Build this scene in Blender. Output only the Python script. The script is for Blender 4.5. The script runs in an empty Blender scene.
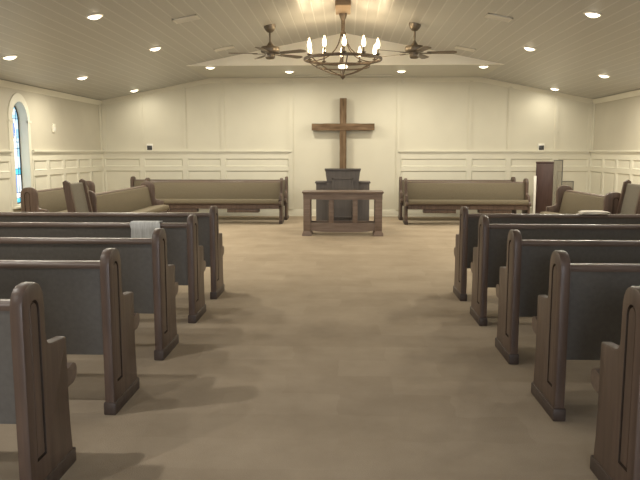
import bpy, bmesh, math, random
from mathutils import Vector, Matrix
from mathutils.geometry import tessellate_polygon
random.seed(7)
PI = math.pi
sc = bpy.context.scene
COL = sc.collection

# ------------------------------------------------------------------ materials
def new_mat(name):
    m = bpy.data.materials.new(name); m.use_nodes = True
    nt = m.node_tree; nt.nodes.clear()
    out = nt.nodes.new('ShaderNodeOutputMaterial')
    b = nt.nodes.new('ShaderNodeBsdfPrincipled')
    nt.links.new(b.outputs[0], out.inputs[0])
    return m, nt, b
def N(nt, t, **kw):
    n = nt.nodes.new(t)
    for k, v in kw.items():
        if k in n.inputs: n.inputs[k].default_value = v
        else: setattr(n, k, v)
    return n
def ramp(nt, fac, stops):
    r = nt.nodes.new('ShaderNodeValToRGB')
    el = r.color_ramp.elements
    while len(el) < len(stops): el.new(0.5)
    for e, (p, c) in zip(el, stops):
        e.position = p; e.color = (*c, 1)
    nt.links.new(fac, r.inputs[0])
    return r.outputs[0]
def objcoord(nt, scale):
    tc = N(nt, 'ShaderNodeTexCoord'); mp = N(nt, 'ShaderNodeMapping')
    mp.inputs['Scale'].default_value = scale
    nt.links.new(tc.outputs['Object'], mp.inputs[0])
    return mp.outputs[0]
def bump(nt, b, h, strength=.3, dist=.01):
    bp = N(nt, 'ShaderNodeBump'); bp.inputs['Strength'].default_value = strength; bp.inputs['Distance'].default_value = dist
    nt.links.new(h, bp.inputs['Height']); nt.links.new(bp.outputs[0], b.inputs['Normal'])
def mat_noise(name, c1, c2, scale=(8, 8, 8), rough=.6, spec=.3, detail=4, bmp=0, metal=0):
    m, nt, b = new_mat(name)
    n = N(nt, 'ShaderNodeTexNoise'); n.inputs['Scale'].default_value = 1; n.inputs['Detail'].default_value = detail
    nt.links.new(objcoord(nt, scale), n.inputs['Vector'])
    nt.links.new(ramp(nt, n.outputs[0], [(.3, c1), (.7, c2)]), b.inputs['Base Color'])
    b.inputs['Roughness'].default_value = rough; b.inputs['Specular IOR Level'].default_value = spec
    b.inputs['Metallic'].default_value = metal
    if bmp: bump(nt, b, n.outputs[0], bmp)
    return m
def mat_emit(name, c, s):
    m, nt, b = new_mat(name)
    b.inputs['Base Color'].default_value = (*c, 1)
    b.inputs['Emission Color'].default_value = (*c, 1); b.inputs['Emission Strength'].default_value = s
    b.inputs['Roughness'].default_value = .3
    return m

M = {}
M['wood'] = mat_noise('pew_wood', (.066, .042, .031), (.118, .078, .059), (30, 30, 2.2), .42, .45, 6)
M['wood_rail'] = mat_noise('pew_rail_wood', (.095, .066, .052), (.155, .11, .087), (2.2, 30, 30), .33, .5, 6)
M['groove'] = mat_noise('dark_groove_wood', (.024, .016, .012), (.04, .028, .021), (30, 30, 2.2), .6, .2)  # darker wood tone for the end panel groove
M['plinth'] = mat_noise('plinth_wood', (.046, .032, .026), (.078, .055, .044), (20, 20, 6), .5, .4)
M['laminate'] = mat_noise('pew_back_laminate', (.118, .109, .098), (.138, .128, .115), (40, 40, 40), .5, .35, 3)
M['fabric'] = mat_noise('tan_upholstery', (.142, .119, .083), (.192, .163, .117), (120, 120, 120), .95, .1, 3, .15)
M['fabric_grey'] = mat_noise('grey_upholstery', (.155, .14, .112), (.20, .18, .148), (120, 120, 120), .95, .1, 3, .15)
M['table_wood'] = mat_noise('table_wood', (.13, .09, .068), (.22, .16, .125), (3, 30, 30), .45, .4, 6)
M['pulpit_wood'] = mat_noise('pulpit_wood', (.105, .094, .090), (.128, .114, .108), (30, 30, 3), .5, .35, 6)
M['cabinet_wood'] = mat_noise('cabinet_wood', (.045, .024, .020), (.072, .040, .034), (30, 30, 3), .4, .4, 6)
M['cross_wood'] = mat_noise('rough_cross_wood', (.095, .060, .034), (.24, .165, .105), (22, 22, 3.0), .85, .15, 8, .5)
M['cross_bar'] = mat_noise('rough_crossbar_wood', (.095, .060, .034), (.23, .155, .098), (3.0, 22, 22), .85, .15, 8, .5)
M['block_wood'] = mat_noise('block_wood', (.24, .17, .11), (.34, .25, .17), (3, 22, 22), .6, .3, 6)
M['gable'] = mat_noise('lit_gable_paint', (.86, .84, .77), (.89, .87, .80), (2, 2, 2), .5, .3)  # paler than the soffit; chandelier brightness put into the colour
M['trim'] = mat_noise('cream_trim_paint', (.68, .65, .545), (.71, .68, .57), (3, 3, 3), .42, .4)
M['wall'] = mat_noise('beige_wall_paint', (.50, .465, .38), (.53, .495, .405), (2, 2, 2), .55, .3)
M['panel'] = mat_noise('cream_panel_paint', (.62, .59, .49), (.65, .62, .515), (2, 2, 2), .5, .3)
M['white'] = mat_noise('white_plastic', (.78, .76, .70), (.82, .80, .74), (4, 4, 4), .4, .4)
M['dark_screen'] = mat_noise('dark_display', (.03, .03, .035), (.05, .05, .055), (9, 9, 9), .2, .5)
M['bronze'] = mat_noise('aged_bronze', (.11, .083, .062), (.18, .14, .105), (30, 30, 30), .45, .5, 4, 0, .55)
M['blade'] = mat_noise('fan_blade_wood', (.17, .14, .11), (.23, .19, .15), (3, 30, 30), .5, .3, 5)
M['fan_metal'] = mat_noise('brushed_fan_metal', (.15, .125, .098), (.21, .178, .142), (30, 30, 30), .4, .5, 4, 0, .6)
M['cloth_grey'] = mat_noise('grey_cloth', (.46, .46, .45), (.64, .64, .62), (60, 8, 8), .95, .1, 4, .3)
M['cloth_white'] = mat_noise('white_cloth', (.78, .72, .62), (.86, .80, .70), (40, 40, 40), .95, .1, 4, .3)
M['came'] = mat_noise('lead_came', (.03, .03, .035), (.05, .05, .055), (20, 20, 20), .5, .4)
M['vent'] = mat_noise('vent_paint', (.70, .68, .62), (.75, .73, .67), (9, 9, 9), .5, .3)
M['vent_dark'] = mat_noise('vent_shadow_slot', (.25, .235, .2), (.30, .28, .24), (9, 9, 9), .7, .2)
M['lamp'] = mat_emit('lamp_diffuser', (1, .88, .66), 7)
M['flame'] = mat_emit('flame_bulb', (1, .80, .50), 16)
M['center_lamp'] = mat_emit('bowl_lamp_glass', (1, .88, .68), 5)

def mat_ceiling():
    m, nt, b = new_mat('plank_ceiling')
    tc = N(nt, 'ShaderNodeTexCoord'); sx = N(nt, 'ShaderNodeSeparateXYZ')
    nt.links.new(tc.outputs['Object'], sx.inputs[0])
    d = N(nt, 'ShaderNodeMath', operation='DIVIDE'); d.inputs[1].default_value = .165
    nt.links.new(sx.outputs[0], d.inputs[0])
    fr = N(nt, 'ShaderNodeMath', operation='FRACT'); nt.links.new(d.outputs[0], fr.inputs[0])
    pp = N(nt, 'ShaderNodeMath', operation='PINGPONG'); pp.inputs[1].default_value = .5
    nt.links.new(fr.outputs[0], pp.inputs[0])
    mr = N(nt, 'ShaderNodeMapRange'); mr.inputs['From Max'].default_value = .085
    nt.links.new(pp.outputs[0], mr.inputs['Value'])
    c = ramp(nt, mr.outputs[0], [(0, (.60, .59, .56)), (1, (.46, .452, .425))])  # plank grooves painted lighter, imitating bevels that catch the light
    nt.links.new(c, b.inputs['Base Color'])
    b.inputs['Roughness'].default_value = .36; b.inputs['Specular IOR Level'].default_value = .35
    bump(nt, b, mr.outputs[0], .35, .006)
    return m
M['ceiling'] = mat_ceiling()
M['soffit'] = mat_noise('soffit_paint', (.50, .485, .43), (.53, .515, .46), (3, 3, 3), .4, .35)

def mat_carpet():
    m, nt, b = new_mat('beige_carpet')
    tc = N(nt, 'ShaderNodeTexCoord')
    br = N(nt, 'ShaderNodeTexBrick'); br.offset = .5
    br.inputs['Scale'].default_value = 1; br.inputs['Brick Width'].default_value = .62; br.inputs['Row Height'].default_value = .31
    br.inputs['Mortar Size'].default_value = 0
    br.inputs['Color1'].default_value = (.30, .30, .30, 1); br.inputs['Color2'].default_value = (.70, .70, .70, 1)
    nw = N(nt, 'ShaderNodeTexNoise'); nw.inputs['Scale'].default_value = 5
    nt.links.new(tc.outputs['Object'], nw.inputs['Vector'])
    mx = N(nt, 'ShaderNodeMix', data_type='VECTOR'); mx.inputs['Factor'].default_value = .07
    nt.links.new(tc.outputs['Object'], mx.inputs['A']); nt.links.new(nw.outputs['Color'], mx.inputs['B'])
    nt.links.new(mx.outputs['Result'], br.inputs['Vector'])
    n1 = N(nt, 'ShaderNodeTexNoise'); n1.inputs['Scale'].default_value = 1.6; n1.inputs['Detail'].default_value = 6; n1.inputs['Roughness'].default_value = .65
    nt.links.new(tc.outputs['Object'], n1.inputs['Vector'])
    n2 = N(nt, 'ShaderNodeTexNoise'); n2.inputs['Scale'].default_value = 170
    nt.links.new(tc.outputs['Object'], n2.inputs['Vector'])
    a1 = N(nt, 'ShaderNodeMath', operation='MULTIPLY_ADD'); a1.inputs[1].default_value = .28
    nt.links.new(br.outputs['Color'], a1.inputs[0])
    a0 = N(nt, 'ShaderNodeMath', operation='MULTIPLY'); a0.inputs[1].default_value = .55
    nt.links.new(n1.outputs[0], a0.inputs[0]); nt.links.new(a0.outputs[0], a1.inputs[2])
    a2 = N(nt, 'ShaderNodeMath', operation='MULTIPLY_ADD'); a2.inputs[1].default_value = .2
    nt.links.new(n2.outputs[0], a2.inputs[0]); nt.links.new(a1.outputs[0], a2.inputs[2])
    c = ramp(nt, a2.outputs[0], [(.34, (.295, .238, .173)), (.66, (.42, .345, .258))])
    nt.links.new(c, b.inputs['Base Color'])
    b.inputs['Roughness'].default_value = .95; b.inputs['Specular IOR Level'].default_value = .1
    bump(nt, b, n2.outputs[0], .4, .006)
    return m
M['carpet'] = mat_carpet()

def mat_glass(name, c, s):
    m, nt, b = new_mat(name)
    n = N(nt, 'ShaderNodeTexNoise'); n.inputs['Scale'].default_value = 9; n.inputs['Detail'].default_value = 3
    tc = N(nt, 'ShaderNodeTexCoord'); nt.links.new(tc.outputs['Object'], n.inputs['Vector'])
    col = ramp(nt, n.outputs[0], [(.3, tuple(x * .7 for x in c)), (.7, c)])
    nt.links.new(col, b.inputs['Emission Color']); nt.links.new(col, b.inputs['Base Color'])
    b.inputs['Emission Strength'].default_value = s; b.inputs['Roughness'].default_value = .15
    return m
K = 1.8
GL = [mat_glass('pale_sky_glass', (.62, .80, .95), 1.05 * K), mat_glass('white_opal_glass', (.80, .88, .95), 1.1 * K),
      mat_glass('cobalt_glass', (.16, .26, .62), .9 * K), mat_glass('turquoise_glass', (.07, .50, .72), 1.0 * K),
      mat_glass('light_blue_glass', (.33, .62, .85), 1.0 * K)]

def mat_acrylic():
    m, nt, b = new_mat('smoky_clear_acrylic')
    out = [n for n in nt.nodes if n.type == 'OUTPUT_MATERIAL'][0]
    tr = N(nt, 'ShaderNodeBsdfTransparent'); tr.inputs[0].default_value = (.86, .85, .83, 1)
    mx = N(nt, 'ShaderNodeMixShader'); n = N(nt, 'ShaderNodeTexNoise'); n.inputs['Scale'].default_value = 40
    mr = N(nt, 'ShaderNodeMapRange'); mr.inputs['To Min'].default_value = .30; mr.inputs['To Max'].default_value = .42
    nt.links.new(n.outputs[0], mr.inputs['Value']); nt.links.new(mr.outputs[0], mx.inputs[0])
    b.inputs['Base Color'].default_value = (.33, .31, .27, 1); b.inputs['Roughness'].default_value = .2
    nt.links.new(tr.outputs[0], mx.inputs[1]); nt.links.new(b.outputs[0], mx.inputs[2]); nt.links.new(mx.outputs[0], out.inputs[0])
    return m
M['acrylic'] = mat_acrylic()

# ------------------------------------------------------------------ mesh helpers
def add_box(bm, x0, x1, y0, y1, z0, z1, mi=0, bev=0):
    t = bmesh.new()
    bmesh.ops.create_cube(t, size=1)
    bmesh.ops.scale(t, vec=(x1 - x0, y1 - y0, z1 - z0), verts=t.verts)
    bmesh.ops.translate(t, vec=((x0 + x1) / 2, (y0 + y1) / 2, (z0 + z1) / 2), verts=t.verts)
    if bev: bmesh.ops.bevel(t, geom=list(t.edges), offset=bev, segments=2, affect='EDGES', profile=.5)
    merge(bm, t, mi)
def merge(bm, t, mi=0, mx=None):
    vm = {}
    for v in t.verts: vm[v] = bm.verts.new(mx @ v.co if mx else v.co)
    for f in t.faces:
        try:
            nf = bm.faces.new([vm[v] for v in f.verts]); nf.material_index = mi; nf.smooth = f.smooth
        except ValueError: pass
    t.free()
def add_tube(bm, pts, r, seg=8, cap=True, mi=0):
    pts = [Vector(p) for p in pts]; rings = []
    n = len(pts)
    rr = r if isinstance(r, (list, tuple)) else [r] * n
    up0 = None
    for i, p in enumerate(pts):
        d = (pts[min(i + 1, n - 1)] - pts[max(i - 1, 0)]).normalized()
        ref = Vector((0, 0, 1)) if abs(d.z) < .95 else Vector((1, 0, 0))
        a = d.cross(ref).normalized() if up0 is None else (up0 - d * up0.dot(d)).normalized()
        up0 = a; b = d.cross(a)
        rings.append([bm.verts.new(p + (a * math.cos(2 * PI * k / seg) + b * math.sin(2 * PI * k / seg)) * rr[i]) for k in range(seg)])
    for i in range(n - 1):
        for k in range(seg):
            f = bm.faces.new((rings[i][k], rings[i][(k + 1) % seg], rings[i + 1][(k + 1) % seg], rings[i + 1][k])); f.material_index = mi
    if cap:
        bm.faces.new(rings[0][::-1]); bm.faces.new(rings[-1])
def add_lathe(bm, prof, cx=0, cy=0, seg=24, mi=0):
    rings = []
    for r, z in prof:
        if r < 1e-5: rings.append([bm.verts.new((cx, cy, z))])
        else: rings.append([bm.verts.new((cx + r * math.cos(2 * PI * k / seg), cy + r * math.sin(2 * PI * k / seg), z)) for k in range(seg)])
    for a, b in zip(rings, rings[1:]):
        for k in range(seg):
            k2 = (k + 1) % seg
            q = [a[k % len(a)], a[k2 % len(a)], b[k2 % len(b)], b[k % len(b)]]
            q = list(dict.fromkeys(q))
            if len(q) > 2: bm.faces.new(q).material_index = mi
def add_torus(bm, cx, cy, cz, R, r, seg=48, ms=8):
    pts = []
    rings = [[bm.verts.new((cx + (R + r * math.cos(2 * PI * j / ms)) * math.cos(2 * PI * i / seg),
                            cy + (R + r * math.cos(2 * PI * j / ms)) * math.sin(2 * PI * i / seg),
                            cz + r * 1.5 * math.sin(2 * PI * j / ms))) for j in range(ms)] for i in range(seg)]
    for i in range(seg):
        for j in range(ms):
            bm.faces.new((rings[i][j], rings[(i + 1) % seg][j], rings[(i + 1) % seg][(j + 1) % ms], rings[i][(j + 1) % ms]))
def add_prism(bm, pts, axis, a0, a1, mi=0):
    """closed polygon (2-D) pushed along axis: 'x' -> (y,z), 'y' -> (x,z), 'z' -> (x,y)"""
    def P(p, a):
        return (a, p[0], p[1]) if axis == 'x' else (p[0], a, p[1]) if axis == 'y' else (p[0], p[1], a)
    A = [bm.verts.new(P(p, a0)) for p in pts]; B = [bm.verts.new(P(p, a1)) for p in pts]
    n = len(pts)
    for i in range(n): bm.faces.new((A[i], A[(i + 1) % n], B[(i + 1) % n], B[i])).material_index = mi
    for t in tessellate_polygon([[Vector((p[0], p[1], 0)) for p in pts]]):
        bm.faces.new([A[i] for i in t]).material_index = mi; bm.faces.new([B[i] for i in t][::-1]).material_index = mi
def obj(name, bm, mats, parent=None, smooth=40, label=None):
    bmesh.ops.recalc_face_normals(bm, faces=bm.faces)
    me = bpy.data.meshes.new(name); bm.to_mesh(me); bm.free()
    for m in (mats if isinstance(mats, (list, tuple)) else [mats]): me.materials.append(m)
    if smooth:
        me.polygons.foreach_set('use_smooth', [True] * len(me.polygons)); me.set_sharp_from_angle(angle=math.radians(smooth))
    o = bpy.data.objects.new(name, me); COL.objects.link(o)
    if parent: o.parent = parent
    if label: o['label'] = label
    return o
def tag(o, label, cat, group=None, kind=None):
    o['label'] = label; o['category'] = cat
    if group: o['group'] = group
    if kind: o['kind'] = kind
    return o
def thing(name, label, cat, loc=(0, 0, 0), rz=0, group=None):
    o = bpy.data.objects.new(name, None); COL.objects.link(o); o.empty_display_size = .1
    o.location = loc; o.rotation_euler = (0, 0, rz)
    return tag(o, label, cat, group)
def struct(name, bm, mats, parent=None, smooth=40):
    o = obj(name, bm, mats, parent, smooth)
    if not parent: o['kind'] = 'structure'
    return o
def dup(root, loc, rz, label, group=None):
    r = root.copy(); COL.objects.link(r); r.location = loc; r.rotation_euler = (0, 0, rz); r['label'] = label
    if group: r['group'] = group
    for ch in root.children:
        c = ch.copy(); COL.objects.link(c); c.parent = r
        for g in ch.children:
            d = g.copy(); COL.objects.link(d); d.parent = c
    return r
def box_obj(name, dims, m, parent=None, bev=0, label=None):
    bm = bmesh.new(); add_box(bm, *dims, bev=bev); return obj(name, bm, m, parent, label=label)

# ------------------------------------------------------------------ room shell
XL, XR, YB, YF = -5.53, 5.47, 15.45, -2.6
XC = -.03; ZR = 3.67; SL = .196
ZF = 3.08; YG = 13.17                      # flat soffit height, gable plane
XFL, XFR = XC - (ZR - ZF) / SL, XC + (ZR - ZF) / SL
def zc(x): return ZR - SL * abs(x - XC)
CAMZ = 1.45
DX = .6
DOOR_FILL = mat_glass('added_door_glow', (.88, .93, 1.0), 20.0)  # glowing panes for the added rear doors

bm = bmesh.new(); add_box(bm, XL - .2, XR + .2, YF - .2, YB + .2, -.1, 0)
struct('floor', bm, M['carpet'])
T = .12
def slope(bm, xa, xb, y0, y1):
    add_prism(bm, [(xa, zc(xa)), (xb, zc(xb)), (xb, zc(xb) + T), (xa, zc(xa) + T)], 'y', y0, y1)
bm = bmesh.new()
slope(bm, XL - .2, XC, YF - .2, YG); slope(bm, XC, XR + .2, YF - .2, YG)
slope(bm, XL - .2, XFL, YG, YB + .2); slope(bm, XFR, XR + .2, YG, YB + .2)
struct('ceiling', bm, M['ceiling'])
bm = bmesh.new()
add_box(bm, XFL, XFR, YG + .06, YB + .2, ZF, ZF + .1)
struct('ceiling_soffit', bm, M['soffit'])
bm = bmesh.new()
add_prism(bm, [(XFL, ZF), (XFR, ZF), (XC, ZR)], 'y', YG, YG + .06)
struct('wall_gable', bm, M['gable'])

# walls
bm = bmesh.new()
add_prism(bm, [(XL - .15, 0), (XR + .15, 0), (XR + .15, zc(XR) + .02), (XFR, ZF + .06), (XFL, ZF + .06), (XL - .15, zc(XL) + .02)], 'y', YB, YB + .15)
struct('wall_back', bm, M['panel'])
bm = bmesh.new()
for a, b in ((XL - .15, DX - 1.3), (DX + 1.3, XR + .15)): add_box(bm, a, b, YF - .15, YF, 0, 2.3)
add_prism(bm, [(XL - .15, 2.3), (XR + .15, 2.3), (XR + .15, zc(XR)), (XC, ZR), (XL - .15, zc(XL))], 'y', YF - .15, YF)
struct('wall_front', bm, M['wall'])
# glowing doors added to the unseen rear wall, lighting pew backs and near floor
for i, s in enumerate((-1, 1)):
    d = bpy.data.objects.new('door_%d' % (i + 1), None); COL.objects.link(d); d['kind'] = 'structure'; d.location = (DX + s * .65, YF - .08, 0)
    bm = bmesh.new()
    for a in ((-.64, -.52, .01, 2.29), (.52, .64, .01, 2.29), (-.52, .52, .01, .22), (-.52, .52, 2.15, 2.29)):
        add_box(bm, a[0], a[1], -.03, .03, a[2], a[3])
    obj('door_frame', bm, M['trim'], d)
    box_obj('glass_pane', (-.52, .52, -.006, .006, .22, 2.15), DOOR_FILL, d)
    box_obj('door_handle', (-s * .58 - .012, -s * .58 + .012, .03, .07, .9, 1.2), M['bronze'], d)

# arched windows in the side walls; the unseen ones are added for daylight
WY = [11.50, 6.9, 2.3]; WW = .27; WZ0 = .56; WZS = 1.98      # half width, sill, spring line
def arch(yc, hw, z0, zs, n=14):
    return [(yc - hw, z0), (yc + hw, z0)] + [(yc + hw * math.cos(PI * k / n), zs + hw * 1.18 * math.sin(PI * k / n)) for k in range(n + 1)]
def tess_holes(bm, loops, f3):
    flat = [p for l in loops for p in l]
    vs = [bm.verts.new(f3(p)) for p in flat]
    for t in tessellate_polygon([[Vector((p[0], p[1], 0)) for p in l] for l in loops]):
        try: bm.faces.new([vs[i] for i in t])
        except ValueError: pass
    return vs
def side_wall(name, X, sgn):
    bm = bmesh.new(); zt = zc(X) + .01
    outer = [(YF - .15, 0), (YB + .15, 0), (YB + .15, zt), (YF - .15, zt)]
    holes = [arch(y, WW, WZ0, WZS) for y in WY]
    tess_holes(bm, [outer] + holes, lambda p: (X, p[0], p[1]))
    for h in holes:
        A = [bm.verts.new((X, *p)) for p in h]; B = [bm.verts.new((X + sgn * .2, *p)) for p in h]
        for i in range(len(h)): bm.faces.new((A[i], A[(i + 1) % len(h)], B[(i + 1) % len(h)], B[i])).material_index = 1
    # outside skin
    tess_holes(bm, [outer] + holes, lambda p: (X + sgn * .2, p[0], p[1]))
    struct(name, bm, [M['wall'], M['trim']], smooth=0)
side_wall('wall_left', XL, -1); side_wall('wall_right', XR, 1)

def window(idx, X, sgn, yc):
    """sgn points outwards"""
    root = bpy.data.objects.new('window_%d' % idx, None); COL.objects.link(root); root.location = (X, yc, 0); root['kind'] = 'structure'
    # casing on the room side
    bm = bmesh.new()
    inn = arch(0, WW, WZ0, WZS, 20); out = arch(0, WW + .115, WZ0 - .02, WZS, 20)
    prof = [(0, 0), (.028, .0), (.028, .35), (.018, .6), (.018, 1), (0, 1)]
    n = len(inn); rings = []
    for i in range(1, n):
        pass
    idxs = list(range(1, n)) + [0]       # run from right foot over the arch to the left foot
    rows = []
    for i in idxs:
        a, b = Vector(inn[i]), Vector(out[i])
        rows.append([bm.verts.new((-sgn * d, a.x + (b.x - a.x) * t, a.y + (b.y - a.y) * t)) for d, t in prof])
    for r0, r1 in zip(rows, rows[1:]):
        for k in range(len(prof) - 1): bm.faces.new((r0[k], r0[k + 1], r1[k + 1], r1[k]))
    # imposts where the arch springs, and sill
    for s in (-1, 1): add_box(bm, *sorted((0, -sgn * .036)), *sorted((s * (WW - .0), s * (WW + .125))), WZS - .03, WZS + .012)
    add_box(bm, *sorted((0, -sgn * .06)), -WW - .14, WW + .14, WZ0 - .055, WZ0 - .015, bev=.006)
    o = obj('window_frame', bm, M['trim'], root)
    # sash: dark frame line around the glass
    bm = bmesh.new()
    xg = sgn * .14
    a = arch(0, WW, WZ0, WZS, 20); b = arch(0, WW - .022, WZ0 + .022, WZS, 20)
    for x0, x1 in ((xg - .015, xg + .015),):
        A0 = [bm.verts.new((x0, *p)) for p in a]; B0 = [bm.verts.new((x0, *p)) for p in b]
        A1 = [bm.verts.new((x1, *p)) for p in a]; B1 = [bm.verts.new((x1, *p)) for p in b]
        for i in range(n):
            j = (i + 1) % n
            for q in ((A0[i], A0[j], B0[j], B0[i]), (A1[i], A1[j], B1[j], B1[i]), (B0[i], B0[j], B1[j], B1[i])): bm.faces.new(q)
    # lead lines
    def came(p, q, r=.006): add_tube(bm, [(xg, *p), (xg, *q)], r, 6)
    iw = WW - .022; bw = .075
    came((-iw + bw, WZ0), (-iw + bw, WZS + .17)); came((iw - bw, WZ0), (iw - bw, WZS + .17))
    for z in (WZ0 + .10, WZ0 + .19, WZ0 + .50, WZ0 + .60, WZ0 + .95, WZS - .36, WZS + .04): came((-iw, z), (iw, z))
    came((-.06, WZ0 + .19), (-.06, WZ0 + .5)); came((.06, WZ0 + .19), (.06, WZ0 + .5))
    for k in range(16):
        f = lambda k: (.13 * math.cos(2 * PI * k / 16), WZS - .16 + .17 * math.sin(2 * PI * k / 16))
        came(f(k), f(k + 1), .005)
    obj('sash', bm, M['came'], root)
    # stained glass: one sheet, a grid of coloured pieces
    bm = bmesh.new(); g = .0225
    zt = WZS + iw * 1.18; ny = int(2 * iw / g); nz = int((zt - WZ0) / g)
    def colour(y, z):
        u = z - WZ0
        if (y / .13) ** 2 + ((z - WZS + .16) / .17) ** 2 < 1: return 2
        if u < .10: return 3
        if u < .19: return 1 if abs(y) > .03 else 4
        if u < .50: return 1 if abs(y) < .06 or abs(y) > .15 else (0 if abs(y) > .11 else 2)
        if u < .60: return 3
        if abs(y) > iw - bw: return 4 if int(u / .16) % 2 else 0
        if z > WZS + .04: return 4 if (int(u / .07) % 2) else 1
        return 1 if (int((u - y) / .2) % 2) else 0
    for i in range(ny + 1):
        for k in range(nz + 1):
            y0, y1 = -iw + i * g, min(iw, -iw + (i + 1) * g); z0, z1 = WZ0 + k * g, WZ0 + (k + 1) * g
            if y1 - y0 < 1e-4: continue
            ym, zm = (y0 + y1) / 2, (z0 + z1) / 2
            if zm > WZS and (ym / iw) ** 2 + ((zm - WZS) / (iw * 1.18)) ** 2 > 1.02: continue
            f = bm.faces.new([bm.verts.new((xg, *p)) for p in ((y0, z0), (y1, z0), (y1, z1), (y0, z1))])
            f.material_index = colour(ym, zm)
    bmesh.ops.remove_doubles(bm, verts=bm.verts, dist=1e-4)
    obj('glass_pane', bm, GL, root, 0)
wi = 1
for y in WY: window(wi, XL, -1, y); wi += 1
for y in WY: window(wi, XR, 1, y); wi += 1

# wainscot: framed recesses between an upper chair rail and the baseboard
def wainscot(name, place, a0, a1, stiles, skips=()):
    """place(a, d, z): a along the wall, d out of the wall"""
    bm = bmesh.new()
    def bx(u0, u1, d0, d1, z0, z1):
        t = bmesh.new(); bmesh.ops.create_cube(t, size=1)
        for v in t.verts:
            v.co = place(u0 if v.co.x < 0 else u1, d0 if v.co.y < 0 else d1, z0 if v.co.z < 0 else z1)
        merge(bm, t)
    def molding(u0, u1, z0, z1):
        # sloped bevel around a recess: four sloping strips
        w = .022; D = .017
        o = [(u0, z0), (u1, z0), (u1, z1), (u0, z1)]; i = [(u0 + w, z0 + w), (u1 - w, z0 + w), (u1 - w, z1 - w), (u0 + w, z1 - w)]
        O = [bm.verts.new(place(p[0], D + .006, p[1])) for p in o]; I = [bm.verts.new(place(p[0], .003, p[1])) for p in i]
        for k in range(4): bm.faces.new((O[k], O[(k + 1) % 4], I[(k + 1) % 4], I[k]))
    runs = [(a0, a1)]
    for s0, s1 in skips:
        nr = []
        for r0, r1 in runs:
            if s1 <= r0 or s0 >= r1: nr.append((r0, r1))
            else:
                if s0 > r0: nr.append((r0, s0))
                if s1 < r1: nr.append((s1, r1))
        runs = nr
    for r0, r1 in runs:
        bx(r0, r1, 0, .003, .10, 1.42)
        # chair rail (shelf, cove, frieze)
        bx(r0, r1, 0, .062, 1.455, 1.488); bx(r0, r1, 0, .042, 1.43, 1.455); bx(r0, r1, 0, .026, 1.405, 1.43)
        for z0, z1 in ((1.30, 1.405), (1.03, 1.125), (.14, .20)): bx(r0, r1, 0, .018, z0, z1)
        ss = sorted([s for s in stiles if r0 + .02 < s < r1 - .02])
        edges = [r0] + ss + [r1]
        hw = .055
        for s in edges:
            u0, u1 = max(r0, s - hw), min(r1, s + hw)
            if u1 > u0:
                bx(u0, u1, 0, .0175, .20, 1.03); bx(u0, u1, 0, .0175, 1.125, 1.30)
        for s, e in zip(edges, edges[1:]):
            if e - s < .2: continue
            molding(s + hw, e - hw, 1.125, 1.30); molding(s + hw, e - hw, .20, 1.03)
    return struct(name, bm, M['trim'], smooth=0)
def baseboard(name, place, a0, a1):
    bm = bmesh.new()
    prof = [(0, 0), (.03, 0), (.03, .012), (.02, .02), (.02, .125), (.012, .145), (0, .15)]
    A = [bm.verts.new(place(a0, d, z)) for d, z in prof]; B = [bm.verts.new(place(a1, d, z)) for d, z in prof]
    for k in range(len(prof) - 1): bm.faces.new((A[k], A[k + 1], B[k + 1], B[k]))
    return struct(name, bm, M['trim'])
pB = lambda a, d, z: (a, YB - d, z)
pL = lambda a, d, z: (XL + d, a, z)
pR = lambda a, d, z: (XR - d, a, z)
XS = [-4.62, -3.63, -2.76]; XSR = [2.78, 3.65, 4.68]
CL, CR = -1.22, 1.20
wainscot('trim_1', pB, XL, CL, XS); wainscot('trim_2', pB, CR, XR, XSR)
sL = [YB - .77 - .715 * k for k in range(25)]; sL = [s for s in sL if s > YF]
wskip = [(y - WW - .125, y + WW + .125) for y in WY]
wainscot('trim_3', pL, YF, YB, sL, wskip); wainscot('trim_4', pR, YF, YB, sL, wskip)
baseboard('baseboard_back', pB, XL, XR); baseboard('baseboard_left', pL, YF, YB); baseboard('baseboard_right', pR, YF, YB)

# battens on the upper back wall and the framed middle bay behind the cross
bm = bmesh.new()
def topz(x): return min(ZF, zc(x)) - .005
for x in XS + XSR + [XL + .05, XR - .05]:
    w = .05
    add_prism(bm, [(x - w, 1.488), (x + w, 1.488), (x + w, topz(x + w)), (x - w, topz(x - w))], 'y', YB - .014, YB)
    add_prism(bm, [(x - w * .62, 1.488), (x + w * .62, 1.488), (x + w * .62, topz(x + w)), (x - w * .62, topz(x - w))], 'y', YB - .022, YB - .013)
for x in (CL, CR):
    add_box(bm, x - .055, x + .055, YB - .03, YB, .15, ZF - .005)
    add_box(bm, x - .03, x + .03, YB - .042, YB - .028, .15, ZF - .005)
struct('trim_5', bm, M['panel'], smooth=0)
# crown mouldings
bm = bmesh.new()
def crown(pts, out):
    """pts along ceiling line; out = inward direction"""
    for p, q in zip(pts, pts[1:]):
        p, q = Vector(p), Vector(q); o = Vector(out)
        pr = [(0, -.10), (.012, -.10), (.02, -.07), (.055, -.02), (.055, 0), (0, 0)]
        A = [bm.verts.new(p + o * d + Vector((0, 0, z))) for d, z in pr]; B = [bm.verts.new(q + o * d + Vector((0, 0, z))) for d, z in pr]
        for k in range(len(pr) - 1): bm.faces.new((A[k], A[k + 1], B[k + 1], B[k]))
crown([(XL, YB, zc(XL)), (XFL, YB, ZF), (XFR, YB, ZF), (XR, YB, zc(XR))], (0, -1, 0))
crown([(XL, YF, zc(XL)), (XL, YB, zc(XL))], (1, 0, 0)); crown([(XR, YF, zc(XR)), (XR, YB, zc(XR))], (-1, 0, 0))
struct('trim_6', bm, M['trim'])
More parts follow.
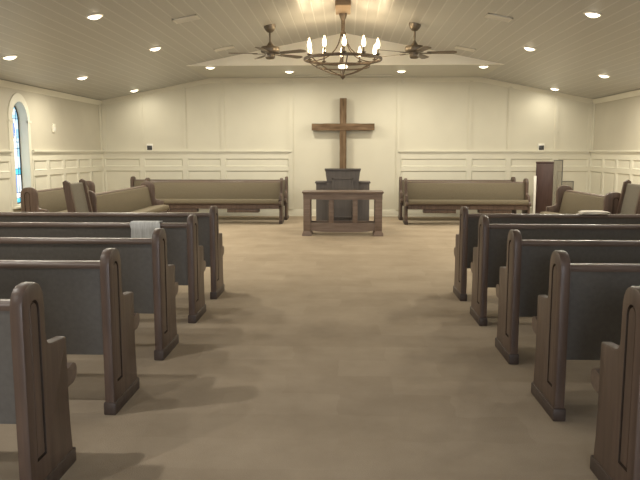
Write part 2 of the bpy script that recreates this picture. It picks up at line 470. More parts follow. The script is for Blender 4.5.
# thin side-wall battens (drywall panel joints)
bm = bmesh.new()
for y in (15.40, 13.9):
    pass
add_box(bm, XL, XL + .014, YB - .10, YB - .012, 1.488, zc(XL) - .1); add_box(bm, XR - .014, XR, YB - .10, YB - .012, 1.488, zc(XR) - .1)
struct('trim_7', bm, M['trim'], smooth=0)

# ------------------------------------------------------------------ pews
def offset(pts, d):
    n = len(pts); res = []
    area = sum(pts[i][0] * pts[(i + 1) % n][1] - pts[(i + 1) % n][0] * pts[i][1] for i in range(n))
    s = 1 if area > 0 else -1
    for i in range(n):
        p0, p, p1 = Vector(pts[i - 1]), Vector(pts[i]), Vector(pts[(i + 1) % n])
        e0 = (p - p0).normalized(); e1 = (p1 - p).normalized()
        n0 = Vector((-e0.y, e0.x)) * s; n1 = Vector((-e1.y, e1.x)) * s
        m = (n0 + n1)
        if m.length < 1e-6: m = n0
        m.normalize(); c = max(.45, m.dot(n0))
        res.append(tuple(p + m * (d / c)))
    return res
def pew_profile(w=.102, az=0):
    p = [(0, 0), (.0, .40), (0, .80)]
    for k in range(1, 12):                                   # flattened round head
        a = PI - PI * k / 12
        ca, sa = math.cos(a), math.sin(a)
        p.append((w + w * math.copysign(abs(ca) ** .8, ca), .80 + .122 * abs(sa) ** .75))
    u = 2 * w
    p += [(u, .80), (u, .69 + az), (u + .005, .658 + az), (u + .018, .640 + az), (u + .046, .630 + az), (.375, .617 + az), (.402, .615 + az), (.408, .604 + az), (.408, .30), (.414, .18), (.424, .10), (.428, 0)]
    return p[::-1]
def end_panel(xs, out, parent, w=.102, az=0):
    """xs: x of the inner side; out: +1/-1 direction of the outer face"""
    t = .056; r = .011
    prof = pew_profile(w, az); bm = bmesh.new()
    hole = [(.06, .17), (.148, .17), (.148, .80)] + [(.104 + .044 * math.cos(PI * k / 10), .80 + .05 * math.sin(PI * k / 10)) for k in range(1, 10)] + [(.06, .80)]
    loops = [(0, r), (r * .3, r * .3), (r, 0), (t - r, 0), (t - r * .3, r * .3), (t, r)]
    X = lambda d: xs + out * d
    rings = [[bm.verts.new((X(x), *p)) for p in offset(prof, ins)] for x, ins in loops]
    n = len(prof)
    for a, b in zip(rings, rings[1:]):
        for i in range(n): bm.faces.new((a[i], a[(i + 1) % n], b[(i + 1) % n], b[i]))
    for tri in tessellate_polygon([[Vector((*p, 0)) for p in offset(prof, r)]]):
        try: bm.faces.new([rings[0][i] for i in tri])
        except ValueError: pass
    o = offset(prof, r)
    hv = [bm.verts.new((X(t), *p)) for p in hole]
    allv = rings[-1] + hv
    for tri in tessellate_polygon([[Vector((*p, 0)) for p in o], [Vector((*p, 0)) for p in hole]]):
        try: bm.faces.new([allv[i] for i in tri])
        except ValueError: pass
    prev = hv
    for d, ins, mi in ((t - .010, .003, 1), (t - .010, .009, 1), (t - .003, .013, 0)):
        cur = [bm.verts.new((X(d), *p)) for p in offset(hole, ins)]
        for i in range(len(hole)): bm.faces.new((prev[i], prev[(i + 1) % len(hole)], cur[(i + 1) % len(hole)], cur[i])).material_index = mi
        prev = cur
    for tri in tessellate_polygon([[Vector((*p, 0)) for p in offset(hole, .013)]]):
        try: bm.faces.new([prev[i] for i in tri])
        except ValueError: pass
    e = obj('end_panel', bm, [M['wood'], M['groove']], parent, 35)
    bm = bmesh.new()
    x0, x1 = sorted((X(-.006), X(t + .008)))
    add_box(bm, x0, x1, -.008, .438, 0, .072, bev=.008)
    obj('plinth', bm, M['plinth'], e)
    return e
def make_pew(L, label, group, name='church_pew', front=False):
    t = thing(name, label, 'pew', (0, 0, 0), 0, group)
    h = L / 2 - .056
    wa = (.128, -.035) if front else (.102, 0)
    end_panel(h, 1, t, *wa); end_panel(-h, -1, t, *wa)
    x0, x1 = -h, h
    # back board (seen from behind)
    bm = bmesh.new(); add_prism(bm, [(.145, .30), (.165, .30), (.092, .822), (.066, .822)], 'x', x0, x1)
    obj('backrest', bm, M['laminate'], t, 30)
    bm = bmesh.new()
    pr = [(.050, .815), (.112, .815), (.118, .826), (.116, .842), (.104, .852), (.060, .852), (.048, .842), (.045, .826)]
    add_prism(bm, pr, 'x', x0, x1); obj('top_rail', bm, M['wood_rail'], t, 50)
    # upholstered front of the back
    bm = bmesh.new()
    pr = [(.166, .44), (.205, .44), (.215, .47), (.150, .80), (.138, .822), (.121, .826), (.1185, .80)]
    add_prism(bm, pr, 'x', x0 + .004, x1 - .004); obj('back_cushion', bm, M['fabric'], t, 35)
    # seat board with rounded nose, proud of the end panels
    bm = bmesh.new()
    pr = [(.150, .375), (.42, .385), (.470, .392), (.497, .405), (.507, .425), (.498, .447), (.47, .455), (.42, .440), (.150, .425)]
    add_prism(bm, pr, 'x', x0, x1)
    for e in (-1, 1):        # the nose runs on across the front of the end panels
        add_prism(bm, [(.405, .372), (.465, .374), (.497, .387), (.513, .410), (.514, .436), (.502, .458), (.472, .468), (.405, .458)], 'x', *sorted((e * h, e * (L / 2 - .004))))
    s = obj('seat', bm, M['wood_rail'], t, 40)
    bm = bmesh.new()
    if front: pr = [(.168, .427), (.40, .441), (.508, .42), (.518, .422), (.525, .44), (.522, .48), (.505, .500), (.42, .506), (.28, .494), (.168, .478)]
    else: pr = [(.168, .427), (.40, .441), (.47, .4565), (.49, .468), (.494, .486), (.475, .500), (.42, .503), (.28, .492), (.168, .476)]
    add_prism(bm, pr, 'x', x0 + .006, x1 - .006)
    obj('seat_cushion', bm, M['fabric'], t, 40)
    # braces under the seat
    bm = bmesh.new(); add_box(bm, x0, x1, .20, .235, .30, .378); obj('seat_rail', bm, M['wood'], t)
    if front:
        bm = bmesh.new(); add_box(bm, x0, x1, .455, .480, .312, .393); obj('seat_apron', bm, M['wood'], t)
        for s in (-1, 1):
            c = s * L * .222; w = min(.32, L * .14)
            bm = bmesh.new(); add_box(bm, c - w, c + w, .24, .46, .235, .305, bev=.004); add_box(bm, c - w, c + w, .24, .26, .30, .376); add_box(bm, c - w, c - w + .02, .24, .46, .30, .376); add_box(bm, c + w - .02, c + w, .24, .46, .30, .376)
            obj('book_rack', bm, M['wood'], t)
        return t
    if L > 2.6: xs = (-L * .17, L * .17)
    elif L > 1.5: xs = (0,)
    else: xs = ()
    for x in xs:
        bm = bmesh.new(); add_box(bm, x - .022, x + .022, .155, .375, .0, .388, bev=.004); obj('support', bm, M['wood'], t)
    return t

LP = 3.10; AL, AR = -1.27, 1.14
rows = [2.58, 3.58, 4.58, 5.62, 6.58]
LLab = ['dark wooden pew left of the aisle, nearest the camera, cut by the picture edge',
        'dark wooden pew left of the aisle, second from the camera',
        'dark wooden pew left of the aisle, middle of the five facing the table',
        'left aisle pew with a grey cloth hung over its top rail',
        'foremost pew left of the aisle, last before the side pews by the window']
RLab = ['dark wooden pew right of the aisle, nearest the camera, cut by the picture edge',
        'dark wooden pew right of the aisle, second from the camera',
        'dark wooden pew right of the aisle, middle of the five facing the table',
        'dark wooden pew right of the aisle, just behind the one with a white cloth',
        'foremost pew right of the aisle, a folded white cloth on its rail']
proto = None
for labs, xc in ((LLab, AL - LP / 2), (RLab, AR + LP / 2)):
    for y, lab in zip(rows, labs):
        if proto is None:
            proto = make_pew(LP, lab, 'pews in rows along the aisle'); proto.location = (xc, y, 0)
        else: dup(proto, (xc, y, 0), 0, lab)

def bench(xa, xb, yfront, lab):
    L = xb - xa
    t = make_pew(L, lab, 'pews against the back wall', front=True)
    t.location = ((xa + xb) / 2, yfront + .43, 0); t.rotation_euler = (0, 0, PI)
bench(-4.11, -1.27, 13.68, 'tan upholstered pew left of the table, in front of the longer one at the wall')
bench(-4.67, -1.24, 14.50, 'long pew at the back wall left of the cross, mostly hidden by another pew')
bench(1.21, 3.69, 13.64, 'tan upholstered pew right of the table, in front of the one at the wall')
bench(1.18, 3.65, 14.53, 'pew at the back wall right of the cross, mostly hidden by another pew')
def side_pew(x_rear, ya, yb, face, lab, turn=0):
    t = make_pew(yb - ya, lab, 'side pews turned to face the middle', front=True)
    t.location = (x_rear, (ya + yb) / 2, 0); t.rotation_euler = (0, 0, -PI / 2 * face + turn)
side_pew(-3.70, 9.28, 12.25, 1, 'side pew facing the table, long tan back, behind the foremost left aisle pew')
side_pew(-4.89, 10.08, 12.50, 1, 'side pew standing nearest the stained glass window')
side_pew(3.67, 9.14, 11.06, -1, 'short side pew in front of the tall brown cabinet', .03)

# ------------------------------------------------------------------ high-backed chairs at the side pews
def make_chair(label):
    t = thing('pulpit_chair', label, 'chair', (0, 0, 0), 0, 'high-backed upholstered chairs')
    W = .29
    for s in (-1, 1):
        bm = bmesh.new()
        xx = s * (W - .02)
        pts = [(.0, 1.065), (.035, 1.09), (.085, 1.06), (.185, .50), (.15, .22), (.08, 0), (.015, 0), (.06, .25), (.075, .50)]
        add_prism(bm, pts, 'x', xx - .022, xx + .022); obj('back_post', bm, M['wood'], t, 35)
        bm = bmesh.new(); add_box(bm, xx - .022, xx + .022, .52, .565, 0, .43, bev=.005); obj('leg', bm, M['wood'], t)
        bm = bmesh.new(); add_prism(bm, [(.09, .59), (.54, .585), (.57, .60), (.56, .625), (.09, .625)], 'x', xx - .028, xx + .028)
        add_box(bm, xx - .02, xx + .02, .525, .56, .43, .59); obj('armrest', bm, M['wood'], t, 35)
    bm = bmesh.new()
    add_prism(bm, [(.095, .50), (.145, .50), (.055, 1.03), (.04, 1.045), (.015, 1.035)], 'x', -W + .042, W - .042)
    obj('backrest', bm, M['fabric_grey'], t, 35)
    bm = bmesh.new(); add_box(bm, -W + .0, W - .0, .08, .56, .36, .42, bev=.006); obj('seat_frame', bm, M['wood'], t)
    bm = bmesh.new(); add_box(bm, -W + .045, W - .045, .13, .565, .42, .50, bev=.02); obj('seat', bm, M['fabric_grey'], t)
    return t
ch = make_chair('high-backed grey upholstered chair before the side pew near the window')
ch.location = (-3.60, 8.86, 0); ch.rotation_euler = (0, 0, -PI / 2)
dup(ch, (3.74, 8.80, 0), PI / 2, 'high-backed grey upholstered chair at the picture edge, past the white cloth')

# ------------------------------------------------------------------ communion table
def make_table():
    t = thing('communion_table', 'brown wooden communion table with square legs in front of the pulpit', 'table', (-.035, 11.75, 0))
    hw = .705; D = .44
    bm = bmesh.new()
    add_box(bm, -hw, hw, -.03, D + .03, .742, .774, bev=.006)
    add_box(bm, -hw + .015, hw - .015, -.015, D + .015, .727, .743)
    obj('tabletop', bm, M['table_wood'], t)
    for y in (0, D - .03):
        bm = bmesh.new(); add_box(bm, -hw + .02, hw - .02, y, y + .03, .635, .735); obj('apron', bm, M['table_wood'], t)
    for s in (-1, 1):
        bm = bmesh.new(); add_box(bm, *sorted((s * (hw - .045), s * (hw - .02))), .02, D - .02, .635, .735); obj('apron', bm, M['table_wood'], t)
    for s in (-1, 1):
        for y in (0, D - .125):
            bm = bmesh.new(); xa, xb = sorted((s * (hw - .022), s * (hw - .145)))
            add_box(bm, xa, xb, y, y + .125, .075, .64, bev=.005)
            # flared foot
            a, b = .0, .022
            q = [(xa - b, y - b, .0), (xb + b, y - b, .0), (xb + b, y + .125 + b, .0), (xa - b, y + .125 + b, .0)]
            lv = [q, [(x, yy, .035) for x, yy, _ in q], [(xa, y, .085), (xb, y, .085), (xb, y + .125, .085), (xa, y + .125, .085)]]
            R = [[bm.verts.new(p) for p in l] for l in lv]
            for r0, r1 in zip(R, R[1:]):
                for k in range(4): bm.faces.new((r0[k], r0[(k + 1) % 4], r1[(k + 1) % 4], r1[k]))
            bm.faces.new(R[0][::-1]); bm.faces.new(R[2])
            obj('leg', bm, M['table_wood'], t)
    for x in (-.20, .215):
        bm = bmesh.new(); add_box(bm, x - .042, x + .042, .02, .09, .22, .64, bev=.004); obj('front_post', bm, M['table_wood'], t)
    # bottom stretcher with an arched underside
    bm = bmesh.new(); xe = hw - .14
    under = [(-xe + 2 * xe * k / 16, .085 + .035 * (1 - abs(-1 + 2 * k / 16) ** 4) - .035 * .0) for k in range(17)]
    under = [(x, .10 - .035 * (1 - (x / xe) ** 4)) for x, _ in under]
    add_prism(bm, under + [(xe, .225), (-xe, .225)], 'y', .015, .10); obj('stretcher', bm, M['table_wood'], t, 30)
    bm = bmesh.new(); add_prism(bm, under + [(xe, .225), (-xe, .225)], 'y', D - .085, D - .02); obj('stretcher', bm, M['table_wood'], t, 30)
make_table()

# ------------------------------------------------------------------ pulpit
def make_pulpit():
    t = thing('pulpit', 'dark stepped wooden pulpit standing between the communion table and the cross', 'pulpit', (-.04, 12.85, 0))
    bm = bmesh.new()
    add_box(bm, -.30, .30, 0, .55, 0, .90)
    add_box(bm, -.315, .315, -.015, .55, 0, .09, bev=.005)
    obj('body', bm, M['pulpit_wood'], t)
    for s in (-1, 1):
        bm = bmesh.new(); xa, xb = sorted((s * .301, s * .505))
        add_box(bm, xa, xb, .06, .50, 0, .86)
        w = obj('side_wing', bm, M['pulpit_wood'], t)
        bm = bmesh.new(); xa, xb = sorted((s * .301, s * .525)); add_box(bm, xa, xb, .04, .52, .86, .892, bev=.006)
        obj('wing_cap', bm, M['pulpit_wood'], w)
    # desk box flares upwards to a thin top
    bm = bmesh.new()
    add_prism(bm, [(-.30, .90), (.30, .90), (.318, 1.02), (.325, 1.115), (-.325, 1.115), (-.318, 1.02)], 'y', -.02, .50)
    obj('desk', bm, M['pulpit_wood'], t, 20)
    bm = bmesh.new()
    add_prism(bm, [(-.05, 1.115), (.53, 1.06), (.53, 1.085), (-.05, 1.145)], 'x', -.338, .338)
    d = obj('desk_top', bm, M['pulpit_wood'], t, 20)
    # raised framed panel on the front
    bm = bmesh.new()
    x0, x1, z0, z1 = -.20, .20, .22, .965
    for a in ((x0, x1, z1 - .028, z1), (x0, x1, z0, z0 + .028), (x0, x0 + .028, z0, z1), (x1 - .028, x1, z0, z1)):
        add_box(bm, a[0], a[1], -.040, -.0, a[2], a[3], bev=.004)
    obj('panel_frame', bm, M['pulpit_wood'], t)
    box_obj('front_panel', (x0 + .028, x1 - .028, -.026, -.0, z0 + .028, z1 - .028), M['pulpit_wood'], t)
make_pulpit()

# ------------------------------------------------------------------ cross on the wall
t = thing('wooden_cross', 'large rough brown wooden cross mounted on the wall behind the pulpit', 'cross', (-.045, YB - .045, .75))
def rough_beam(bm, x0, x1, y0, y1, z0, z1, axis):
    random.seed(11 if axis == 'z' else 5)
    n = 14; R = []
    for k in range(n + 1):
        f = k / n; j = lambda: random.uniform(-.0035, .0035)
        if axis == 'z': c = [(x0, y0), (x1, y0), (x1, y1), (x0, y1)]; R.append([bm.verts.new((x + j(), y + j() * (y < -.01), z0 + (z1 - z0) * f)) for x, y in c])
        else: c = [(y0, z0), (y1, z0), (y1, z1), (y0, z1)]; R.append([bm.verts.new((x0 + (x1 - x0) * f, y + j(), z + j())) for y, z in c])
    for a, b in zip(R, R[1:]):
        for k in range(4): bm.faces.new((a[k], a[(k + 1) % 4], b[(k + 1) % 4], b[k]))
    bm.faces.new(R[0][::-1]); bm.faces.new(R[-1])
bm = bmesh.new(); rough_beam(bm, -.075, .075, -.13, .0, 0, 1.88, 'z'); obj('upright', bm, M['cross_wood'], t, 30)
bm = bmesh.new(); rough_beam(bm, -.695, .695, -.145, -.02, 1.175, 1.325, 'x'); obj('crossbar', bm, M['cross_bar'], t, 30)
box_obj('wall_bracket', (-.05, .05, -.001, .043, .9, 1.1), M['came'], t)

# ------------------------------------------------------------------ wall controls
def keypad(x, lab):
    t = thing('wall_keypad', lab, 'keypad', (x, YB - .001, 1.56), 0, 'keypads on the back wall')
    box_obj('housing', (-.07, .07, -.03, 0, -.075, .075), M['white'], t, .006)
    box_obj('display', (-.058, .058, -.034, -.029, -.065, .035), M['dark_screen'], t, .002)
keypad(-4.43, 'small keypad with dark display on the back wall, above the left pews')
keypad(4.36, 'small keypad with dark display on the back wall, above the brown cabinet')
t = thing('wall_thermostat', 'small white thermostat on the side wall past the stained glass window', 'thermostat', (XL + .001, 12.85, 1.90))
box_obj('housing', (0, .03, -.055, .055, -.08, .08), M['trim'], t, .006)
box_obj('cover', (.029, .036, -.05, .05, -.055, .01), M['vent'], t, .002)

# ------------------------------------------------------------------ corner: cabinet, white board, clear screen
t = thing('storage_cabinet', 'tall dark brown wooden cabinet in the corner right of the back pews', 'cabinet', (4.06, 14.05, 0), -.28)
bm = bmesh.new(); add_box(bm, -.17, .17, 0, .40, .06, 1.225); obj('body', bm, M['cabinet_wood'], t)
box_obj('top', (-.178, .178, -.012, .41, 1.225, 1.255), M['cabinet_wood'], t, .004)
box_obj('plinth', (-.16, .16, .015, .39, 0, .06), M['plinth'], t)
bm = bmesh.new(); add_box(bm, -.160, .160, -.014, 0, .09, 1.21, bev=.004); d = obj('door', bm, M['cabinet_wood'], t)
box_obj('handle', (-.14, -.13, -.035, -.013, .68, .78), M['bronze'], d, .002)
o = box_obj('white_board', (-.025, .025, 0, .03, .0, .97), M['white'], None, .003)
o.location = (3.86, 13.99, 0); tag(o, 'narrow white board standing between the back pew and brown cabinet', 'board')
t = thing('clear_screen', 'stepped see-through grey screen with dark edges beside the brown cabinet', 'screen', (4.40, 14.60, 0))
for x0, x1, z in ((0, .19, 1.27), (.20, .43, .83)):
    p = box_obj('panel', (x0, x1, -.004, .004, .02, z), M['acrylic'], t)
    bm = bmesh.new(); add_box(bm, x1 - .008, x1 + .004, -.008, .008, 0, z + .01); add_box(bm, x0, x1 + .004, -.008, .008, z, z + .012)
    add_box(bm, x0, x1, -.01, .01, 0, .02); obj('edge_frame', bm, M['came'], p)

# ------------------------------------------------------------------ cloths on the pew rails
def drape(name, xa, xb, yr, front, back, m, lab, lift=.004):
    bm = bmesh.new(); n = 24
    path = [(.035, .852 - back), (.037, .80), (.040, .848), (.058, .857), (.082, .858), (.106, .857), (.121, .846), (.124, .80), (.126, .852 - front)]
    def P(u, k, d):
        y, z = path[k]
        side = -1 if k < 4 else (1 if k > 4 else 0)
        drop = max(0, .845 - z)
        w = (math.sin(u * 23) * .5 + math.sin(u * 41 + 1) * .3) * min(1, drop * 9) * .011
        off = lift + d + abs(w) * 1.0
        yy = y + side * off; zz = z + (off if abs(k - 4) <= 1 else 0)
        if k in (0, 8): zz += .012 * math.sin(u * 9 + k)
        return (xa + (xb - xa) * u + .008 * math.sin(k * 2 + u * 5), yr + yy, zz)
    G = [[[bm.verts.new(P(i / n, k, d)) for k in range(9)] for i in range(n + 1)] for d in (0, .005)]
    for g in G:
        for i in range(n):
            for k in range(8): bm.faces.new((g[i][k], g[i + 1][k], g[i + 1][k + 1], g[i][k + 1]))
    a, b = G
    for i in range(n):
        for k in (0, 8): bm.faces.new((a[i][k], a[i + 1][k], b[i + 1][k], b[i][k]))
    for k in range(8):
        for i in (0, n): bm.faces.new((a[i][k], a[i][k + 1], b[i][k + 1], b[i][k]))
    o = obj(name, bm, m, None, 60); tag(o, lab, 'cloth'); return o
drape('draped_cloth', -1.81, -1.56, 5.62, .20, .20, M['cloth_grey'], 'grey cloth hanging over the rail of a left aisle pew')
# folded cloth lying along the rail
bm = bmesh.new()
random.seed(3)
n = 14
for lay in range(2):
    z0 = .8535 + lay * .014
    R = []
    for i in range(n + 1):
        u = i / n; x = 2.27 + .27 * u + lay * .01; hh = .016 * (1 - abs(2 * u - 1) ** 6) + .003
        wob = .006 * math.sin(u * 11 + lay)
        R.append([bm.verts.new((x, 6.58 + y, z)) for y, z in ((.025 + wob, z0), (.018 + wob, z0 + hh * .5), (.035 + wob, z0 + hh), (.125 + wob, z0 + hh), (.145 + wob, z0 + hh * .5), (.135 + wob, z0))])
    for a, b in zip(R, R[1:]):
        for k in range(6): bm.faces.new((a[k], a[(k + 1) % 6], b[(k + 1) % 6], b[k]))
    bm.faces.new(R[0][::-1]); bm.faces.new(R[-1])
tag(obj('folded_cloth', bm, M['cloth_white'], None, 60), 'folded white cloth lying on the rail of the foremost right aisle pew', 'cloth')

# ------------------------------------------------------------------ ceiling lights
def lamp_light(name, loc, power, r, spot=None, blend=.6, col=(1, .925, .75), parent=None):
    l = bpy.data.lights.new(name, 'AREA' if spot else 'POINT'); l.energy = power; l.color = col
    if spot: l.shape = 'DISK'; l.size = r * 2
    else: l.shadow_soft_size = r
    o = bpy.data.objects.new(name, l); COL.objects.link(o)
    if parent: o.parent = parent
    o.location = loc; return o
def downlight(x, y, lab, z=None, power=1.0):
    zz = zc(x) if z is None else z
    t = thing('recessed_ceiling_light', lab, 'ceiling light', (x, y, zz), 0, 'recessed ceiling lights')
    if z is None: t.rotation_euler = (0, math.atan(SL) * (1 if x > XC else -1), 0)
    bm = bmesh.new(); add_lathe(bm, [(.084, -.001), (.084, -.010), (.090, -.015), (.104, -.010), (.110, -.001)], seg=28); obj('trim_ring', bm, M['white'], t)
    bm = bmesh.new(); add_lathe(bm, [(0, -.040), (.035, -.037), (.062, -.027), (.079, -.013), (.084, -.001), (0, -.001)], seg=24); obj('diffuser', bm, M['lamp'], t)
    lamp_light('lamp', (0, 0, -.055), 62 * power, .06, 150, .9, parent=t)
DL = [(-3.03, 8.39, 'recessed light on the left slope of the ceiling, in the top row nearest the viewer'),
      (-4.66, 9.53, 'recessed light high above the stained glass window, low on the left ceiling slope'),
      (-3.02, 10.99, 'recessed light on the left ceiling slope, beside the left ceiling fan'),
      (-4.66, 12.16, 'recessed light low on the left ceiling slope, second along from the window side'),
      (-4.57, 14.87, 'recessed light in the back left corner of the sloping ceiling'),
      (2.95, 8.51, 'recessed light on the right slope of the ceiling, in the top row nearest the viewer'),
      (4.52, 12.33, 'recessed light low on the right ceiling slope, farthest toward the right wall'),
      (2.93, 11.24, 'recessed light on the right ceiling slope, beside the right ceiling fan'),
      (4.46, 14.95, 'recessed light in the back right corner of the sloping ceiling')]
for x, y, lab in DL: downlight(x, y, lab, power=.16 if y > 14.5 else 1.05)
downlight(-2.61, 13.38, 'recessed light at the left end of the flat soffit, where the ceiling slope meets it', ZF, .62)
downlight(2.64, 13.42, 'recessed light at the right end of the flat soffit, where the ceiling slope meets it', ZF, .62)
downlight(-1.14, 14.12, 'recessed light in the flat soffit, left of the chandelier', ZF, .74)
downlight(1.13, 14.12, 'recessed light in the flat soffit, right of the chandelier', ZF, .74)
for x, y in ((-3.03, 5.7), (2.95, 5.7), (-4.66, 6.8), (4.5, 9.6), (4.5, 6.8), (-3.03, 3.0), (2.95, 3.0), (-4.66, 4.1), (4.5, 4.1), (-3.0, .3), (3.0, .3)):  # unseen lamps added along the grid, left rear ones stronger for the pew backs
    lamp_light('added_ceiling_lamp', (x, y, zc(x) - .05), 62 * ((1.0 if x < 0 else .06) if y < 4 else (.5 if x < 0 else .3) if y < 6 else .6), .06, 150, .9, (1, .95, .86) if y < 6 else (1, .925, .75))

# vents
def vent(x, y, w, l, lab, rows=5, name='ceiling_vent', z=None):
    t = thing(name, lab, 'vent', (x, y, zc(x) if z is None else z), 0, 'ceiling vents')
    if z is None: t.rotation_euler = (0, math.atan(SL) * (1 if x > XC else -1), 0)
    bm = bmesh.new(); fw = .022
    for a in ((-w / 2, w / 2, -l / 2, -l / 2 + fw), (-w / 2, w / 2, l / 2 - fw, l / 2), (-w / 2, -w / 2 + fw, -l / 2, l / 2), (w / 2 - fw, w / 2, -l / 2, l / 2)):
        add_box(bm, *a, -.014, -.001)
    obj('frame', bm, M['vent'], t)
    box_obj('backing', (-w / 2 + fw, w / 2 - fw, -l / 2 + fw, l / 2 - fw, -.004, -.001), M['vent_dark'], t)
    bm = bmesh.new()
    if w < l * 4:
        for k in range(rows):
            y = -l / 2 + fw + (l - 2 * fw) * (k + .5) / rows
            add_prism(bm, [(y - .012, -.006), (y + .010, -.014), (y + .013, -.012), (y - .009, -.004)], 'x', -w / 2 + fw, w / 2 - fw)
    else:
        for k in range(rows):
            x = -w / 2 + fw + (w - 2 * fw) * (k + .5) / rows
            add_box(bm, x - .018, x + .018, -l / 2 + fw, l / 2 - fw, -.012, -.003)
    obj('louvers', bm, M['vent'], t)
vent(-2.17, 9.5, .34, .26, 'ceiling vent on the left slope, nearer the viewer than the left fan')
vent(2.07, 9.6, .34, .26, 'ceiling vent on the right slope, nearer the viewer than the right fan')
vent(-2.13, 12.2, .34, .22, 'ceiling vent on the left slope, beyond the left fan')
vent(2.10, 12.35, .34, .22, 'ceiling vent on the right slope, beyond the right fan')
vent(-.68, 14.92, .78, .12, 'long slotted vent in the soffit, left of the chandelier foot', 14, 'linear_vent', ZF)
vent(.62, 14.92, .78, .12, 'long slotted vent in the soffit, right of the chandelier foot', 14, 'linear_vent', ZF)

# ------------------------------------------------------------------ ceiling fans
def make_fan(x, y, th0, lab):
    t = thing('ceiling_fan', lab, 'ceiling fan', (x, y, 0), 0, 'ceiling fans')
    zt = zc(x)
    bm = bmesh.new(); s = SL * (1 if x < XC else -1)
    prof = [(.012, -.115), (.045, -.105), (.075, -.07), (.092, -.03), (.094, .0)]
    add_lathe(bm, [(r, zt + z) for r, z in prof], seg=24)
    for v in bm.verts:
        if v.co.z > zt - .001: v.co.z = zt + v.co.x * s
        elif v.co.z > zt - .04: v.co.z += v.co.x * s * .6
    obj('canopy', bm, M['fan_metal'], t)
    bm = bmesh.new(); add_tube(bm, [(0, 0, 3.15), (0, 0, zt - .09)], .016, 12); obj('downrod', bm, M['fan_metal'], t)
    bm = bmesh.new()
    add_lathe(bm, [(.018, 3.19), (.03, 3.17), (.045, 3.145), (.06, 3.125), (.135, 3.11), (.148, 3.095), (.150, 3.04), (.140, 3.02), (.09, 3.01), (.085, 2.985), (.0, 2.985)], seg=32)
    obj('motor_housing', bm, M['fan_metal'], t)
    bm = bmesh.new(); add_lathe(bm, [(.0, 2.915), (.05, 2.918), (.07, 2.93), (.078, 2.95), (.075, 2.99)], seg=28); obj('switch_cup', bm, M['fan_metal'], t)
    for k in range(5):
        a = math.radians(th0 + 72 * k); mx = Matrix.Rotation(a, 4, 'Z') @ Matrix.Translation((0, 0, 3.005)) @ Matrix.Rotation(math.radians(-11), 4, 'X')
        tb = bmesh.new()
        n = 10; up = []; dn = []
        for i in range(n + 1):
            u = i / n; r = .20 + .46 * u; hw = .045 + .025 * u
            if u > .85: hw *= math.sqrt(max(0.12, 1 - ((u - .85) / .15) ** 2 * .8))
            up.append((r, hw)); dn.append((r, -hw))
        add_prism(tb, up + dn[::-1], 'z', -.004, .004)
        bm = bmesh.new(); merge(bm, tb, 0, mx); b = obj('blade', bm, M['blade'], t, 30)
        tb = bmesh.new(); add_prism(tb, [(.08, -.02), (.17, -.016), (.26, -.038), (.28, 0), (.26, .038), (.17, .016), (.08, .02)], 'z', -.012, -.005)
        bm = bmesh.new(); merge(bm, tb, 0, mx); obj('blade_iron', bm, M['fan_metal'], b, 30)
make_fan(-1.20, 11.1, -28, 'bronze five-bladed ceiling fan hanging left of the chandelier')
make_fan(1.09, 11.1, -5, 'bronze five-bladed ceiling fan hanging right of the chandelier')

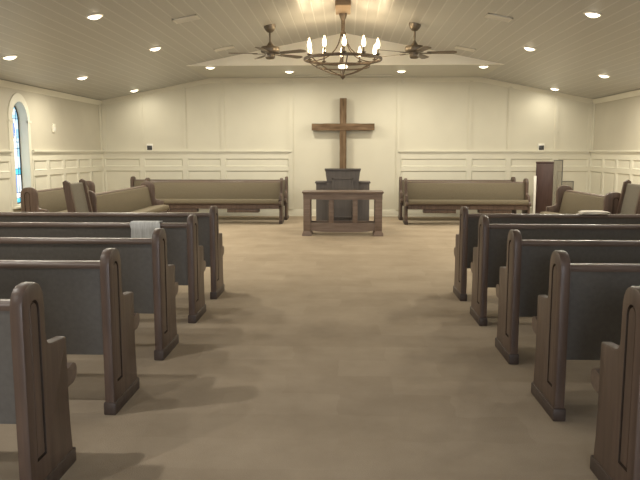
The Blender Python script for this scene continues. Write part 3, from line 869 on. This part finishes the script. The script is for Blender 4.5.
# ------------------------------------------------------------------ chandelier
def make_chandelier():
    cx, cy = -.04, 10.9
    t = thing('chandelier', 'round iron chandelier with ten candle bulbs hanging from the ridge', 'chandelier', (cx, cy, 0))
    box_obj('mounting_block', (-.115, .115, -.62, .08, 3.575, 3.672), M['block_wood'], t, .006, 'brown wooden mounting block at the ridge')
    bm = bmesh.new(); add_lathe(bm, [(.0, 3.576), (.062, 3.575), (.06, 3.55), (.045, 3.51), (.03, 3.47), (.026, 3.43)], seg=20); obj('canopy', bm, M['bronze'], t)
    bm = bmesh.new(); add_lathe(bm, [(.03, 3.46), (.03, 3.30), (.045, 3.29), (.05, 3.27), (.03, 3.25), (.012, 3.22), (.012, 2.66), (.03, 2.65), (.042, 2.625), (.03, 2.60), (.01, 2.585), (0, 2.57)], seg=18); obj('stem', bm, M['bronze'], t)
    R = .60; zr = 2.885
    bm = bmesh.new(); add_torus(bm, 0, 0, zr, R, .016); obj('ring', bm, M['bronze'], t)
    for k in range(6):
        a = 2 * PI * k / 6 + PI / 6 + .12
        c, s = math.cos(a), math.sin(a)
        up = [(.035, 3.30), (.045, 3.22), (.075, 3.13), (.13, 3.04), (.21, 2.965), (.32, 2.915), (.45, 2.892), (.59, 2.888)]
        bm = bmesh.new(); add_tube(bm, [(r * c, r * s, z) for r, z in up], .0085, 8); obj('upper_arm', bm, M['bronze'], t)
        lo = [(.59, 2.88), (.52, 2.83), (.42, 2.775), (.30, 2.72), (.18, 2.675), (.03, 2.64)]
        bm = bmesh.new(); add_tube(bm, [(r * c, r * s, z) for r, z in lo], .0095, 8); obj('lower_arm', bm, M['bronze'], t)
    bm = bmesh.new(); add_torus(bm, 0, 0, 2.775, .42, .009, 40, 6); obj('lower_ring', bm, M['bronze'], t)
    bm = bmesh.new(); add_lathe(bm, [(.013, 2.80), (.06, 2.795), (.075, 2.775), (.06, 2.75), (.013, 2.74)], seg=20); obj('bowl_lamp', bm, M['center_lamp'], t, label='small glowing lamp inside the ring')
    for ang in (0, 29, -29, 60, -60, 180, 151, -151, 120, -120):
        a = math.radians(-90 + ang + 2); x, y = R * math.cos(a), R * math.sin(a)
        bm = bmesh.new()
        add_lathe(bm, [(.0, zr + .005), (.012, zr + .008), (.012, zr + .022), (.036, zr + .034), (.038, zr + .042), (.014, zr + .040), (.0125, zr + .045), (.0125, zr + .115), (0, zr + .115)], x, y, 16)
        c = obj('candle', bm, M['bronze'], t)
        bm = bmesh.new()
        add_lathe(bm, [(.010, zr + .114), (.022, zr + .132), (.031, zr + .160), (.028, zr + .195), (.017, zr + .235), (.005, zr + .272), (0, zr + .276)], x, y, 14)
        obj('bulb', bm, M['flame'], c)
        lamp_light('candle_lamp', (x * 1.0, y * 1.0, zr + .32), 5.0, .03, col=(1, .78, .48), parent=t)
make_chandelier()

# ------------------------------------------------------------------ world, camera, view
w = bpy.data.worlds.new('sky'); sc.world = w; w.use_nodes = True
w.node_tree.nodes['Background'].inputs[0].default_value = (.55, .70, .9, 1); w.node_tree.nodes['Background'].inputs[1].default_value = 1
cam = bpy.data.cameras.new('camera'); co = bpy.data.objects.new('camera', cam); COL.objects.link(co); sc.camera = co
F = 680; cam.sensor_width = 36; cam.lens = 36 * F / 640; cam.clip_start = .05
P = math.atan(88 / F); YAW = math.atan(25 * math.cos(P) / F)
co.location = (0, 0, CAMZ); co.rotation_euler = (PI / 2 - P, 0, YAW)
sc.view_settings.view_transform = 'Standard'; sc.view_settings.look = 'None'; sc.view_settings.gamma = 1
sc.view_settings.use_curve_mapping = False; sc.view_settings.exposure = -0.5
sc.cycles.use_denoising = True
